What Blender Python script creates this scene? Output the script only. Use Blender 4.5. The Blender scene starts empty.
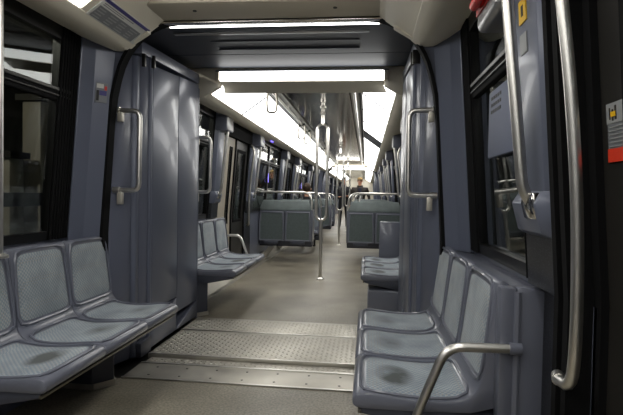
import bpy, bmesh, math, random
from mathutils import Vector, Matrix
random.seed(4)
S = bpy.context.scene
COL = S.collection

# ------------------------------------------------------------------ camera
F_PX = 490.0
YAW, PITCH, ROLL = 0.110299, -0.025462, 0.018
cam_d = bpy.data.cameras.new('camera')
cam_d.sensor_fit = 'HORIZONTAL'
cam_d.sensor_width = 36.0
cam_d.lens = 36.0 * F_PX / 623.0
cam_d.clip_start = 0.05
cam_d.clip_end = 200
cam = bpy.data.objects.new('camera', cam_d)
COL.objects.link(cam)
fw = Vector((-math.sin(YAW) * math.cos(PITCH), math.cos(YAW) * math.cos(PITCH), math.sin(PITCH)))
rt = Vector((math.cos(YAW), math.sin(YAW), 0))
up = rt.cross(fw)
rt2 = rt * math.cos(ROLL) + up * math.sin(ROLL)
up2 = up * math.cos(ROLL) - rt * math.sin(ROLL)
cam.matrix_world = Matrix(((rt2.x, up2.x, -fw.x, 0.62), (rt2.y, up2.y, -fw.y, 0.0),
                           (rt2.z, up2.z, -fw.z, 1.18), (0, 0, 0, 1)))
S.camera = cam

# ------------------------------------------------------------------ world, exposure
w = bpy.data.worlds.new('tunnel_dark')
S.world = w
w.use_nodes = True
w.node_tree.nodes['Background'].inputs[0].default_value = (0.5, 0.5, 0.55, 1)
w.node_tree.nodes['Background'].inputs[1].default_value = 0.004
S.view_settings.view_transform = 'Standard'
S.view_settings.look = 'None'
S.view_settings.gamma = 1.0
S.view_settings.use_curve_mapping = False
S.view_settings.exposure = 0.0
LIGHT = 5.7          # radiance of the fluorescent diffusers
LAMP = 5.0           # radiance of the gangway lamps

# ------------------------------------------------------------------ materials
def lin(c):
    c = c / 255.0
    return c / 12.92 if c <= 0.04045 else ((c + 0.055) / 1.055) ** 2.4
def rgb(r, g, b):
    return (lin(r), lin(g), lin(b), 1.0)

MAT = {}
def mat(name, col, rough=0.5, metal=0.0, noise=0.0, nscale=8.0, bump=0.0, bscale=60.0, coat=0.0, spec=0.5, rvar=0.0,
        stretch=None):
    m = bpy.data.materials.new(name)
    m.use_nodes = True
    nt = m.node_tree
    p = nt.nodes['Principled BSDF']
    p.inputs['Base Color'].default_value = col
    p.inputs['Roughness'].default_value = rough
    p.inputs['Metallic'].default_value = metal
    p.inputs['Specular IOR Level'].default_value = spec
    p.inputs['Coat Weight'].default_value = coat
    p.inputs['Coat Roughness'].default_value = 0.08
    tc = nt.nodes.new('ShaderNodeTexCoord')
    src = tc.outputs['Object']
    if stretch:
        mp = nt.nodes.new('ShaderNodeMapping')
        mp.inputs['Scale'].default_value = stretch
        nt.links.new(src, mp.inputs['Vector'])
        src = mp.outputs['Vector']
    if noise or rvar:
        n = nt.nodes.new('ShaderNodeTexNoise')
        n.inputs['Scale'].default_value = nscale
        n.inputs['Detail'].default_value = 6
        nt.links.new(src, n.inputs['Vector'])
        if noise:
            mr = nt.nodes.new('ShaderNodeMapRange')
            mr.inputs['From Min'].default_value = 0.3
            mr.inputs['From Max'].default_value = 0.7
            mr.inputs['To Min'].default_value = 1 - noise
            mr.inputs['To Max'].default_value = 1 + noise
            nt.links.new(n.outputs['Fac'], mr.inputs['Value'])
            mx = nt.nodes.new('ShaderNodeMix')
            mx.data_type = 'RGBA'
            mx.blend_type = 'MULTIPLY'
            mx.inputs['Factor'].default_value = 1
            mx.inputs['A'].default_value = col
            nt.links.new(mr.outputs['Result'], mx.inputs['B'])
            nt.links.new(mx.outputs['Result'], p.inputs['Base Color'])
        if rvar:
            mr2 = nt.nodes.new('ShaderNodeMapRange')
            mr2.inputs['From Min'].default_value = 0.3
            mr2.inputs['From Max'].default_value = 0.7
            mr2.inputs['To Min'].default_value = max(0.02, rough - rvar)
            mr2.inputs['To Max'].default_value = rough + rvar
            nt.links.new(n.outputs['Fac'], mr2.inputs['Value'])
            nt.links.new(mr2.outputs['Result'], p.inputs['Roughness'])
    if bump:
        n2 = nt.nodes.new('ShaderNodeTexNoise')
        n2.inputs['Scale'].default_value = bscale
        n2.inputs['Detail'].default_value = 3
        nt.links.new(src, n2.inputs['Vector'])
        b = nt.nodes.new('ShaderNodeBump')
        b.inputs['Strength'].default_value = bump
        b.inputs['Distance'].default_value = 0.01
        nt.links.new(n2.outputs['Fac'], b.inputs['Height'])
        nt.links.new(b.outputs['Normal'], p.inputs['Normal'])
    MAT[name] = m
    return m

def emis(name, col, s):
    m = bpy.data.materials.new(name)
    m.use_nodes = True
    p = m.node_tree.nodes['Principled BSDF']
    p.inputs['Base Color'].default_value = (0.8, 0.8, 0.8, 1)
    p.inputs['Roughness'].default_value = 0.4
    p.inputs['Emission Color'].default_value = col
    p.inputs['Emission Strength'].default_value = s
    MAT[name] = m
    return m

mat('blue_plastic', rgb(104, 107, 119), 0.30, 0, 0.03, 5, 0.02, 160, 0.3)
mat('blue_panel', rgb(98, 102, 117), 0.34, 0.0, 0.015, 3, 0, 12, 0.2)
mat('blue_gloss', rgb(99, 104, 120), 0.36, 0.12, 0.02, 3, 0, 6, 0.15)
mat('blue_matte', rgb(100, 106, 126), 0.6, 0, 0.02, 3)
mat('blue_dark', rgb(64, 67, 78), 0.45, 0, 0.06, 6)
mat('cream', rgb(222, 215, 198), 0.42, 0, 0.04, 3)
mat('lintel_grey', rgb(132, 131, 127), 0.45, 0.0, 0.04, 3)
mat('cream_lintel', rgb(200, 191, 172), 0.38, 0.1, 0.05, 3)
mat('gangway_ceiling', rgb(58, 62, 72), 0.5, 0.0, 0.05, 3, spec=0.25)
mat('rubber', rgb(14, 14, 15), 0.8, 0, 0.1, 20, spec=0.15)
mat('rubber_gloss', rgb(14, 14, 14), 0.35, 0, 0.1, 20, spec=0.3)
mat('steel', rgb(222, 219, 213), 0.33, 1.0, 0.04, 30)
mat('chrome', rgb(210, 207, 202), 0.12, 1.0, 0.02, 30)
mat('alu', rgb(190, 185, 174), 0.42, 0.65, 0.10, 9, 0.03, 90, rvar=0.08)
mat('alu_dark', rgb(60, 59, 56), 0.35, 0.8, 0.1, 9)
mat('mirror_ceiling', rgb(122, 118, 110), 0.14, 1.0, 0.06, 4, 0.12, 2.2)
mat('rail_panel', rgb(120, 116, 106), 0.3, 0.8, 0.05, 4)
mat('grey_metal', rgb(150, 150, 150), 0.3, 0.6, 0.05, 6)
mat('door_beige', rgb(166, 158, 144), 0.45, 0.0, 0.06, 4)
mat('door_dark', rgb(40, 38, 35), 0.4, 0.1, 0.15, 6)
mat('concrete', rgb(66, 63, 58), 0.9, 0, 0.35, 2.2, 0.3, 9)
mat('grille', rgb(82, 92, 92), 0.7, 0, 0.12, 30, 0.5, 320)
mat('headrest', rgb(106, 115, 115), 0.7, 0, 0.2, 6, 0.2, 220)
mat('red', rgb(196, 40, 34), 0.35)
mat('orange_red', rgb(222, 62, 36), 0.4)
mat('yellow', rgb(232, 186, 24), 0.45)
mat('paper', rgb(205, 205, 200), 0.5)
mat('print_grey', rgb(120, 122, 126), 0.5)
mat('print_mid', rgb(150, 152, 152), 0.5)
mat('print_purple', rgb(62, 58, 120), 0.5)
mat('black', rgb(10, 10, 10), 0.5)
mat('jacket_black', rgb(24, 24, 27), 0.75, 0, 0.2, 12)
mat('jacket_brown', rgb(44, 38, 33), 0.65, 0, 0.25, 12)
mat('trousers', rgb(26, 27, 32), 0.8, 0, 0.2, 12)
mat('skin', rgb(196, 146, 118), 0.55, 0, 0.06, 20)
mat('hair', rgb(62, 46, 34), 0.7, 0, 0.3, 40, 0.4, 90)
mat('hair_black', rgb(22, 19, 18), 0.7, 0, 0.3, 40, 0.4, 90)
mat('cap_tan', rgb(164, 138, 92), 0.8, 0, 0.2, 30)
mat('shirt_navy', rgb(32, 36, 58), 0.8)
emis('lamp_white', (1.0, 0.99, 0.95, 1), LIGHT)
emis('lamp_bar', (1.0, 0.995, 0.97, 1), LAMP)
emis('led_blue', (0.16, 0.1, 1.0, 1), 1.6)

def speckle():
    m = mat('speckle', rgb(30, 32, 38), 0.35)
    nt = m.node_tree
    p = nt.nodes['Principled BSDF']
    tc = nt.nodes.new('ShaderNodeTexCoord')
    n = nt.nodes.new('ShaderNodeTexVoronoi')
    n.inputs['Scale'].default_value = 160
    r = nt.nodes.new('ShaderNodeValToRGB')
    r.color_ramp.elements[0].position = 0.16
    r.color_ramp.elements[0].color = rgb(96, 100, 112)
    r.color_ramp.elements[1].position = 0.3
    r.color_ramp.elements[1].color = rgb(24, 25, 29)
    nt.links.new(tc.outputs['Object'], n.inputs['Vector'])
    nt.links.new(n.outputs['Distance'], r.inputs['Fac'])
    nt.links.new(r.outputs['Color'], p.inputs['Base Color'])
speckle()

def floor_mat():
    m = mat('floor', rgb(150, 143, 126), 0.5)
    nt = m.node_tree
    p = nt.nodes['Principled BSDF']
    tc = nt.nodes.new('ShaderNodeTexCoord')
    big = nt.nodes.new('ShaderNodeTexNoise'); big.inputs['Scale'].default_value = 1.6; big.inputs['Detail'].default_value = 6
    fine = nt.nodes.new('ShaderNodeTexNoise'); fine.inputs['Scale'].default_value = 75; fine.inputs['Detail'].default_value = 5
    r = nt.nodes.new('ShaderNodeValToRGB')
    r.color_ramp.elements[0].position = 0.33; r.color_ramp.elements[0].color = rgb(124, 117, 102)
    r.color_ramp.elements[1].position = 0.66; r.color_ramp.elements[1].color = rgb(158, 150, 133)
    r2 = nt.nodes.new('ShaderNodeValToRGB')
    r2.color_ramp.elements[0].position = 0.36; r2.color_ramp.elements[0].color = (0.62, 0.62, 0.62, 1)
    r2.color_ramp.elements[1].position = 0.62; r2.color_ramp.elements[1].color = (1.1, 1.1, 1.1, 1)
    mx = nt.nodes.new('ShaderNodeMix'); mx.data_type = 'RGBA'; mx.blend_type = 'MULTIPLY'; mx.inputs['Factor'].default_value = 1
    for n in (big, fine):
        nt.links.new(tc.outputs['Object'], n.inputs['Vector'])
    nt.links.new(big.outputs['Fac'], r.inputs['Fac'])
    nt.links.new(fine.outputs['Fac'], r2.inputs['Fac'])
    nt.links.new(r.outputs['Color'], mx.inputs['A'])
    nt.links.new(r2.outputs['Color'], mx.inputs['B'])
    nt.links.new(mx.outputs['Result'], p.inputs['Base Color'])
    p.inputs['Roughness'].default_value = 0.42
floor_mat()

def fabric(name, a, b, stain):
    """teal moquette: fine dotted weave, worn noise, dark sat-on smudge with its own shape"""
    m = mat(name, a, 0.85)
    nt = m.node_tree
    p = nt.nodes['Principled BSDF']
    L = nt.links.new
    tc = nt.nodes.new('ShaderNodeTexCoord')
    oi = nt.nodes.new('ShaderNodeObjectInfo')
    ck = nt.nodes.new('ShaderNodeTexChecker')
    ck.inputs['Scale'].default_value = 95
    ck.inputs['Color1'].default_value = a
    ck.inputs['Color2'].default_value = b
    L(tc.outputs['Object'], ck.inputs['Vector'])
    ck2 = nt.nodes.new('ShaderNodeTexVoronoi')
    ck2.inputs['Scale'].default_value = 70
    ck2.inputs['Randomness'].default_value = 0.15
    L(tc.outputs['Object'], ck2.inputs['Vector'])
    rr = nt.nodes.new('ShaderNodeValToRGB')
    rr.color_ramp.elements[0].position = 0.14; rr.color_ramp.elements[0].color = (1, 1, 1, 1)
    rr.color_ramp.elements[1].position = 0.26; rr.color_ramp.elements[1].color = (0, 0, 0, 1)
    L(ck2.outputs['Distance'], rr.inputs['Fac'])
    dots = nt.nodes.new('ShaderNodeMix'); dots.data_type = 'RGBA'
    dots.inputs['B'].default_value = rgb(156, 136, 108)
    hf = nt.nodes.new('ShaderNodeMath'); hf.operation = 'MULTIPLY'; hf.inputs[1].default_value = 0.55
    L(rr.outputs['Color'], hf.inputs[0])
    L(hf.outputs['Value'], dots.inputs['Factor'])
    L(ck.outputs['Color'], dots.inputs['A'])
    # wear
    add = nt.nodes.new('ShaderNodeVectorMath'); add.operation = 'ADD'
    sc = nt.nodes.new('ShaderNodeVectorMath'); sc.operation = 'SCALE'; sc.inputs['Scale'].default_value = 31.0
    cx = nt.nodes.new('ShaderNodeCombineXYZ')
    L(oi.outputs['Random'], cx.inputs[0]); L(oi.outputs['Random'], cx.inputs[1])
    L(cx.outputs['Vector'], sc.inputs[0])
    L(tc.outputs['Object'], add.inputs[0]); L(sc.outputs['Vector'], add.inputs[1])
    n = nt.nodes.new('ShaderNodeTexNoise'); n.inputs['Scale'].default_value = 7; n.inputs['Detail'].default_value = 4
    L(add.outputs['Vector'], n.inputs['Vector'])
    wr = nt.nodes.new('ShaderNodeValToRGB')
    wr.color_ramp.elements[0].position = 0.3; wr.color_ramp.elements[0].color = (0.74, 0.75, 0.75, 1)
    wr.color_ramp.elements[1].position = 0.65; wr.color_ramp.elements[1].color = (1.12, 1.1, 1.06, 1)
    L(n.outputs['Fac'], wr.inputs['Fac'])
    mx = nt.nodes.new('ShaderNodeMix'); mx.data_type = 'RGBA'; mx.blend_type = 'MULTIPLY'; mx.inputs['Factor'].default_value = 1
    L(dots.outputs['Result'], mx.inputs['A']); L(wr.outputs['Color'], mx.inputs['B'])
    out = mx.outputs['Result']
    if stain:
        mp = nt.nodes.new('ShaderNodeMapping')
        mp.inputs['Location'].default_value = (-0.16 / 0.085, 0.02 / 0.13, -0.44 / 0.3)
        mp.inputs['Scale'].default_value = (1 / 0.085, 1 / 0.13, 1 / 0.3)
        L(tc.outputs['Object'], mp.inputs['Vector'])
        gr = nt.nodes.new('ShaderNodeTexGradient'); gr.gradient_type = 'SPHERICAL'
        L(mp.outputs['Vector'], gr.inputs['Vector'])
        sm = nt.nodes.new('ShaderNodeMath'); sm.operation = 'MULTIPLY'
        L(gr.outputs['Fac'], sm.inputs[0])
        am = nt.nodes.new('ShaderNodeMapRange')
        am.inputs['From Min'].default_value = 0.25; am.inputs['From Max'].default_value = 0.75
        am.inputs['To Min'].default_value = 0.0; am.inputs['To Max'].default_value = 2.3
        L(n.outputs['Fac'], am.inputs['Value'])
        L(am.outputs['Result'], sm.inputs[1])
        sm2 = nt.nodes.new('ShaderNodeMath'); sm2.operation = 'MULTIPLY'; sm2.use_clamp = True; sm2.inputs[1].default_value = stain
        vr = nt.nodes.new('ShaderNodeMapRange')
        vr.inputs['To Min'].default_value = 0.25; vr.inputs['To Max'].default_value = 1.35
        L(oi.outputs['Random'], vr.inputs['Value'])
        vm = nt.nodes.new('ShaderNodeMath'); vm.operation = 'MULTIPLY'
        L(sm.outputs['Value'], vm.inputs[0]); L(vr.outputs['Result'], vm.inputs[1])
        L(vm.outputs['Value'], sm2.inputs[0])
        mz = nt.nodes.new('ShaderNodeMix'); mz.data_type = 'RGBA'
        mz.inputs['B'].default_value = rgb(58, 64, 64)
        L(sm2.outputs['Value'], mz.inputs['Factor']); L(out, mz.inputs['A'])
        out = mz.outputs['Result']
    L(out, p.inputs['Base Color'])
    p.inputs['Sheen Weight'].default_value = 0.2
fabric('fabric_seat', rgb(158, 165, 171), rgb(128, 142, 156), 1.6)
fabric('fabric_back', rgb(156, 162, 166), rgb(126, 139, 150), 0)

def glass():
    m = bpy.data.materials.new('window_glass')
    m.use_nodes = True
    nt = m.node_tree
    nt.nodes.clear()
    o = nt.nodes.new('ShaderNodeOutputMaterial')
    t = nt.nodes.new('ShaderNodeBsdfTransparent'); t.inputs[0].default_value = (0.78, 0.82, 0.80, 1)
    g = nt.nodes.new('ShaderNodeBsdfGlossy'); g.inputs['Roughness'].default_value = 0.015
    lw = nt.nodes.new('ShaderNodeLayerWeight'); lw.inputs['Blend'].default_value = 0.5
    pw = nt.nodes.new('ShaderNodeMath'); pw.operation = 'POWER'; pw.inputs[1].default_value = 5.0
    f = nt.nodes.new('ShaderNodeMath'); f.operation = 'MULTIPLY_ADD'; f.inputs[1].default_value = 0.94; f.inputs[2].default_value = 0.055
    nt.links.new(lw.outputs['Facing'], pw.inputs[0]); nt.links.new(pw.outputs[0], f.inputs[0])
    x = nt.nodes.new('ShaderNodeMixShader')
    nt.links.new(f.outputs[0], x.inputs[0]); nt.links.new(t.outputs[0], x.inputs[1])
    nt.links.new(g.outputs[0], x.inputs[2]); nt.links.new(x.outputs[0], o.inputs[0])
    MAT['glass'] = m
glass()

# ------------------------------------------------------------------ mesh helpers
class MB:
    def __init__(s):
        s.v = []; s.f = []
    def add(s, vs, fs):
        o = len(s.v)
        s.v += [tuple(x) for x in vs]
        s.f += [tuple(i + o for i in q) for q in fs]
        return s
    def box(s, x0, x1, y0, y1, z0, z1):
        vs = [(x, y, z) for z in (z0, z1) for y in (y0, y1) for x in (x0, x1)]
        return s.add(vs, [(0, 2, 3, 1), (4, 5, 7, 6), (0, 1, 5, 4), (2, 6, 7, 3), (0, 4, 6, 2), (1, 3, 7, 5)])
    def loft(s, rings, closed=True, caps=True):
        n = len(rings[0]); vs = [p for r in rings for p in r]; fs = []
        for k in range(len(rings) - 1):
            for i in range(n if closed else n - 1):
                j = (i + 1) % n
                fs.append((k * n + i, k * n + j, (k + 1) * n + j, (k + 1) * n + i))
        if caps:
            fs.append(tuple(range(n))[::-1]); fs.append(tuple((len(rings) - 1) * n + i for i in range(n)))
        return s.add(vs, fs)
    def tube(s, path, r, seg=10, closed=False):
        pts = [Vector(p) for p in path]; n = len(pts); rings = []
        prev = None
        for i in range(n):
            if closed: d = pts[(i + 1) % n] - pts[i - 1]
            else: d = pts[min(i + 1, n - 1)] - pts[max(i - 1, 0)]
            d.normalize()
            if prev is None:
                a = Vector((0, 0, 1)) if abs(d.z) < 0.9 else Vector((1, 0, 0))
                u = (a - d * a.dot(d)).normalized()
            else:
                u = (prev - d * prev.dot(d)).normalized()
            prev = u; v = d.cross(u)
            rings.append([pts[i] + (u * math.cos(t) + v * math.sin(t)) * r for t in [2 * math.pi * k / seg for k in range(seg)]])
        if closed: rings.append(rings[0])
        return s.loft(rings, True, not closed)
    def lathe(s, prof, c=(0, 0, 0), seg=20):
        rings = [[(c[0] + r * math.cos(2 * math.pi * k / seg), c[1] + r * math.sin(2 * math.pi * k / seg), c[2] + z) for k in range(seg)] for r, z in prof]
        return s.loft(rings)
    def build(s, name, m, parent=None, smooth=40, bevel=0, bseg=2, bang=35):
        me = bpy.data.meshes.new(name)
        me.from_pydata(s.v, [], s.f)
        bm = bmesh.new(); bm.from_mesh(me)
        bmesh.ops.recalc_face_normals(bm, faces=bm.faces)
        if bevel:
            es = [e for e in bm.edges if len(e.link_faces) == 2 and e.calc_face_angle(0) > math.radians(bang)]
            res = bmesh.ops.bevel(bm, geom=es, offset=bevel, segments=bseg, affect='EDGES', profile=0.5, clamp_overlap=True)
            bev = set(res['faces'])
        for f_ in bm.faces:
            f_.smooth = bool(smooth) and (not bevel or smooth >= 45 or f_ in bev)
        bm.to_mesh(me); bm.free()
        if smooth:
            me.set_sharp_from_angle(angle=math.radians(smooth))
        me.materials.append(MAT[m])
        return link(name, me, parent)

def link(name, me, parent=None):
    o = bpy.data.objects.new(name, me)
    COL.objects.link(o)
    if parent: o.parent = parent
    return o
def tag(o, label=None, cat=None, group=None, kind=None):
    if label: o['label'] = label
    if cat: o['category'] = cat
    if group: o['group'] = group
    if kind: o['kind'] = kind
    return o
def struct(o):
    o['kind'] = 'structure'; return o
def empty(name, loc=(0, 0, 0), rz=0):
    o = bpy.data.objects.new(name, None)
    o.empty_display_size = 0.1
    COL.objects.link(o); o.location = loc; o.rotation_euler = (0, 0, rz)
    return o
def copy_tree(o, parent=None):
    c = o.copy(); COL.objects.link(c)
    if parent: c.parent = parent
    for ch in o.children: copy_tree(ch, c)
    return c
def fillet(pts, r, n=5):
    pts = [Vector(p) for p in pts]; out = [pts[0]]
    for i in range(1, len(pts) - 1):
        a, b, c = pts[i - 1], pts[i], pts[i + 1]
        d1 = (a - b); d2 = (c - b)
        k = min(r, d1.length * 0.49, d2.length * 0.49)
        p0 = b + d1.normalized() * k; p1 = b + d2.normalized() * k
        for t in range(n + 1):
            t /= n
            out.append(p0 * (1 - t) ** 2 + b * 2 * t * (1 - t) + p1 * t ** 2)
    out.append(pts[-1]); return out
def chaikin(pts, it=2):
    for _ in range(it):
        q = [pts[0]]
        for a, b in zip(pts, pts[1:]):
            q.append(tuple(x * .75 + y * .25 for x, y in zip(a, b)))
            q.append(tuple(x * .25 + y * .75 for x, y in zip(a, b)))
        q.append(pts[-1]); pts = q
    return pts
def prism_y(poly_xz, y0, y1):
    m = MB(); m.loft([[(x, y0, z) for x, z in poly_xz], [(x, y1, z) for x, z in poly_xz]]); return m
def wx(z):
    return 1.24 if z < 0.9 else 1.24 - 0.085 * (z - 0.9) / 1.2
def lprism(sd, plan, zs):
    """plan = [(inset from the wall line, y)], follows the lean of the car side"""
    m = MB(); m.loft([[(sd * (wx(z) - d), y, z) for d, y in plan] for z in zs]); return m
def lbox(sd, din, dout, y0, y1, z0, z1, m=None):
    zs = [z0] + ([0.9] if z0 < 0.9 < z1 else []) + [z1]
    q = lprism(sd, [(din, y0), (din, y1), (dout, y1), (dout, y0)], zs)
    if m: m.add(q.v, q.f); return m
    return q

# ------------------------------------------------------------------ floor
fl = struct(MB().box(-1.3, 1.3, -4.2, 2.925, -0.12, 0.0).build('floor', 'floor', smooth=0))
fl2 = struct(MB().box(-1.3, 1.3, 4.47, 18.5, -0.12, 0.0).build('floor', 'floor', smooth=0))
fl3 = struct(MB().box(-1.3, 1.3, 18.5, 34, -0.12, 0.0).build('floor', 'floor', smooth=0))
gf = struct(MB().box(-1.2, 1.2, 2.925, 4.47, -0.14, -0.03).build('floor', 'alu_dark', smooth=0))
gf.name = 'floor_gangway'
p1 = MB().box(-0.9, 1.05, 2.93, 3.215, -0.028, 0.004).build('threshold_plate', 'alu', gf, bevel=0.003)
m = MB()
for y in (3.0, 3.14):
    for k in range(9):
        x = -0.75 + k * 0.205
        m.lathe([(0.008, 0.004), (0.008, 0.0052), (0.005, 0.006)], (x, y, 0), 8)
m.build('plate_screw', 'alu_dark', p1)['kind'] = 'stuff'
MB().box(-0.9, 1.05, 2.925, 2.94, 0.002, 0.009).build('edge_strip', 'steel', p1, bevel=0.002)
MB().box(-0.9, 1.05, 3.20, 3.217, 0.002, 0.009).build('edge_strip', 'steel', p1, bevel=0.002)
def lozenges(x0, x1, y0, y1, z, parent):
    m = MB(); P = 0.036; i = 0
    ny = int((y1 - y0) / P); nx = int((x1 - x0) / P)
    for a in range(ny):
        for b in range(nx):
            x = x0 + (b + .5) * P; y = y0 + (a + .5) * P
            t = math.radians(45 if (a + b) % 2 else -45)
            c, s = math.cos(t), math.sin(t)
            L, W, H = 0.0185, 0.0068, 0.0036
            q = [(-L, 0, 0), (-L * .3, -W, 0), (L * .3, -W, 0), (L, 0, 0), (L * .3, W, 0), (-L * .3, W, 0), (-L * .45, 0, H), (L * .45, 0, H)]
            m.add([(x + u * c - v * s, y + u * s + v * c, z + h) for u, v, h in q],
                  [(0, 1, 6), (1, 2, 7, 6), (2, 3, 7), (3, 4, 7), (4, 5, 6, 7), (5, 0, 6)])
    o = m.build('tread_pattern', 'alu', parent, smooth=25)
    o['kind'] = 'stuff'
for (y0, y1, z, x0) in ((3.225, 3.375, -0.012, -0.9), (3.385, 4.03, 0.006, -0.93), (4.04, 4.47, 0.004, -0.94)):
    p = MB().box(x0, 1.0, y0, y1, z - 0.03, z).build('tread_plate', 'alu', gf, bevel=0.002)
    lozenges(x0 + 0.01, 0.99, y0 + 0.018, y1 - 0.018, z, p)
    MB().box(x0, 1.0, y0, y0 + 0.013, z - 0.002, z + 0.006).build('edge_strip', 'steel', p, bevel=0.002)

# ------------------------------------------------------------------ ceiling of a car
COVE = [(0.872, 2.122), (0.895, 2.102), (0.925, 2.089), (0.96, 2.083), (1.0, 2.085), (1.03, 2.093), (1.25, 2.16), (1.27, 2.5), (0.9, 2.5), (0.87, 2.16)]
DIFF_A, DIFF_B = (0.872, 2.128), (0.56, 2.352)
def car_ceiling(y0, y1, nm, light_ranges, lights_label):
    c = struct(MB().box(-1.3, 1.3, y0, y1, 2.5, 2.56).build('ceiling', 'cream', smooth=0))
    c.name = 'ceiling'
    MB().box(-0.395, 0.395, y0, y1, 2.41, 2.44).build('metal_panel', 'mirror_ceiling', c, smooth=0)
    for sd in (-1, 1):
        g = MB(); g.box(sd * 0.395, sd * 0.41, y0, y1, 2.425, 2.45); g.box(sd * 0.515, sd * 0.535, y0, y1, 2.40, 2.45)
        g.build('groove', 'rubber', c, smooth=0)
        MB().box(sd * 0.41, sd * 0.515, y0, y1, 2.395, 2.43).build('rail_panel', 'rail_panel', c, smooth=0)
        MB().box(sd * 0.535, sd * 0.565, y0, y1, 2.36, 2.43).build('inner_trim', 'grey_metal', c, bevel=0.004)
        prism_y([(sd * x, z) for x, z in COVE], y0, y1).build('cove', 'cream', c, smooth=30)
        # lower trim under the diffusers
        t = empty('light_strip', (sd * 0.71, (y0 + y1) / 2, 2.24))
        tag(t, lights_label[sd], 'ceiling light')
        loc = t.location.copy()
        def L(mb, name, mtl, parent=t):
            o = mb.build(name, mtl, parent, smooth=0)
            for v in o.data.vertices: v.co -= loc
            return o
        def slope(a, b, ya, yb, th, off=0.0):
            (xa, za), (xb, zb) = a, b
            nx, nz = (zb - za), -(xb - xa)
            l = math.hypot(nx, nz); nx, nz = -nx / l, -nz / l
            pts = [(xa + nx * off, za + nz * off), (xb + nx * off, zb + nz * off), (xb + nx * (off - th), zb + nz * (off - th)), (xa + nx * (off - th), za + nz * (off - th))]
            return prism_y([(sd * x, z) for x, z in pts], ya, yb)
        L(slope(DIFF_A, DIFF_B, y0, y1, 0.02, -0.024), 'backing', 'rail_panel')
        for kind, ya, yb in light_ranges[sd]:
            if kind == 'lamp':
                n = max(1, round((yb - ya) / 1.18)); st = (yb - ya) / n
                for k in range(n):
                    L(slope(DIFF_A, DIFF_B, ya + k * st + 0.007, ya + (k + 1) * st - 0.007, 0.014, 0.0), 'diffuser_panel', 'lamp_white')
                    if k: L(slope(DIFF_A, DIFF_B, ya + k * st - 0.014, ya + k * st + 0.014, 0.03, 0.010), 'divider', 'blue_dark')
            else:
                L(slope(DIFF_A, DIFF_B, ya + 0.004, yb - 0.004, 0.014, 0.0), 'blank_panel', 'blue_dark' if kind == 'grey' else 'cream')
    return c
NEAR0, NEAR1 = -4.0, 3.03
FAR0, FAR1 = 4.52, 18.45
car_ceiling(NEAR0, NEAR1, 'near', {-1: [('lamp', -4.0, 2.42), ('blank', 2.42, 3.03)], 1: [('lamp', -4.0, 2.42), ('blank', 2.42, 3.03)]},
            {-1: 'bright white light strip ending above the near left window, beside the route map', 1: 'white light strip overhead on the near right side, above the red alarm handle'})
car_ceiling(FAR0, FAR1, 'far', {-1: [('lamp', 4.6, 18.4)], 1: [('lamp', 4.6, 8.75), ('grey', 8.75, 9.95), ('lamp', 9.95, 18.4)]},
            {-1: 'long unbroken white light strip along the left of the car ahead', 1: 'white light strip along the right of the car ahead, broken by a grey panel'})
car_ceiling(19.9, 34, 'third', {-1: [('lamp', 20.0, 33.8)], 1: [('lamp', 20.0, 33.8)]},
            {-1: 'faraway left light strip beyond the second lamp bar', 1: 'faraway right light strip beyond the second lamp bar'})

# ------------------------------------------------------------------ arches and gangways
ARCH = [(1.085, 0.0), (1.08, 0.5), (1.078, 0.9), (1.055, 1.30), (1.028, 1.74), (0.978, 1.96), (0.93, 2.065), (0.872, 2.14), (0.79, 2.21), (0.70, 2.248), (0.60, 2.262), (0.45, 2.266)]
def arch_line():
    r = ARCH[:3] + [tuple(p) for p in chaikin(ARCH[2:], 1)]
    return [(x, z) for x, z in r] + [(-x, z) for x, z in reversed(r)]
def arch_ring(yc, dep, wid, name, mtl, parent=None, grow=0.0):
    L = arch_line(); rings = []
    for i, (x, z) in enumerate(L):
        a = Vector(L[max(i - 1, 0)]); b = Vector(L[min(i + 1, len(L) - 1)])
        d = (b - a).normalized(); n = Vector((d.y, -d.x))     # outwards
        p = Vector((x, z)) + n * grow; q = p + n * wid
        rings.append([(p.x, yc - dep / 2, p.y), (p.x, yc + dep / 2, p.y), (q.x, yc + dep / 2, q.y), (q.x, yc - dep / 2, q.y)])
    return MB().loft(rings).build(name, mtl, parent, smooth=30)
def bulkhead(yc, th, name):
    """wall around the arch opening"""
    L = arch_line(); m = MB(); rings = []
    for i, (x, z) in enumerate(L):
        s = 1 if x > 0 else -1
        if z < 2.1: ox, oz = s * 1.26, z
        else: ox, oz = x * 1.26 / 0.9 if abs(x) > 0.6 else x, 2.5
        ox = max(-1.26, min(1.26, ox))
        a = Vector(L[max(i - 1, 0)]); b = Vector(L[min(i + 1, len(L) - 1)])
        d = (b - a).normalized(); n = Vector((d.y, -d.x)) * 0.015
        rings.append([(x + n.x, yc - th / 2, z + n.y), (x + n.x, yc + th / 2, z + n.y), (ox, yc + th / 2, oz), (ox, yc - th / 2, oz)])
    m.loft(rings)
    return struct(m.build(name, 'blue_panel', smooth=0))

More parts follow.
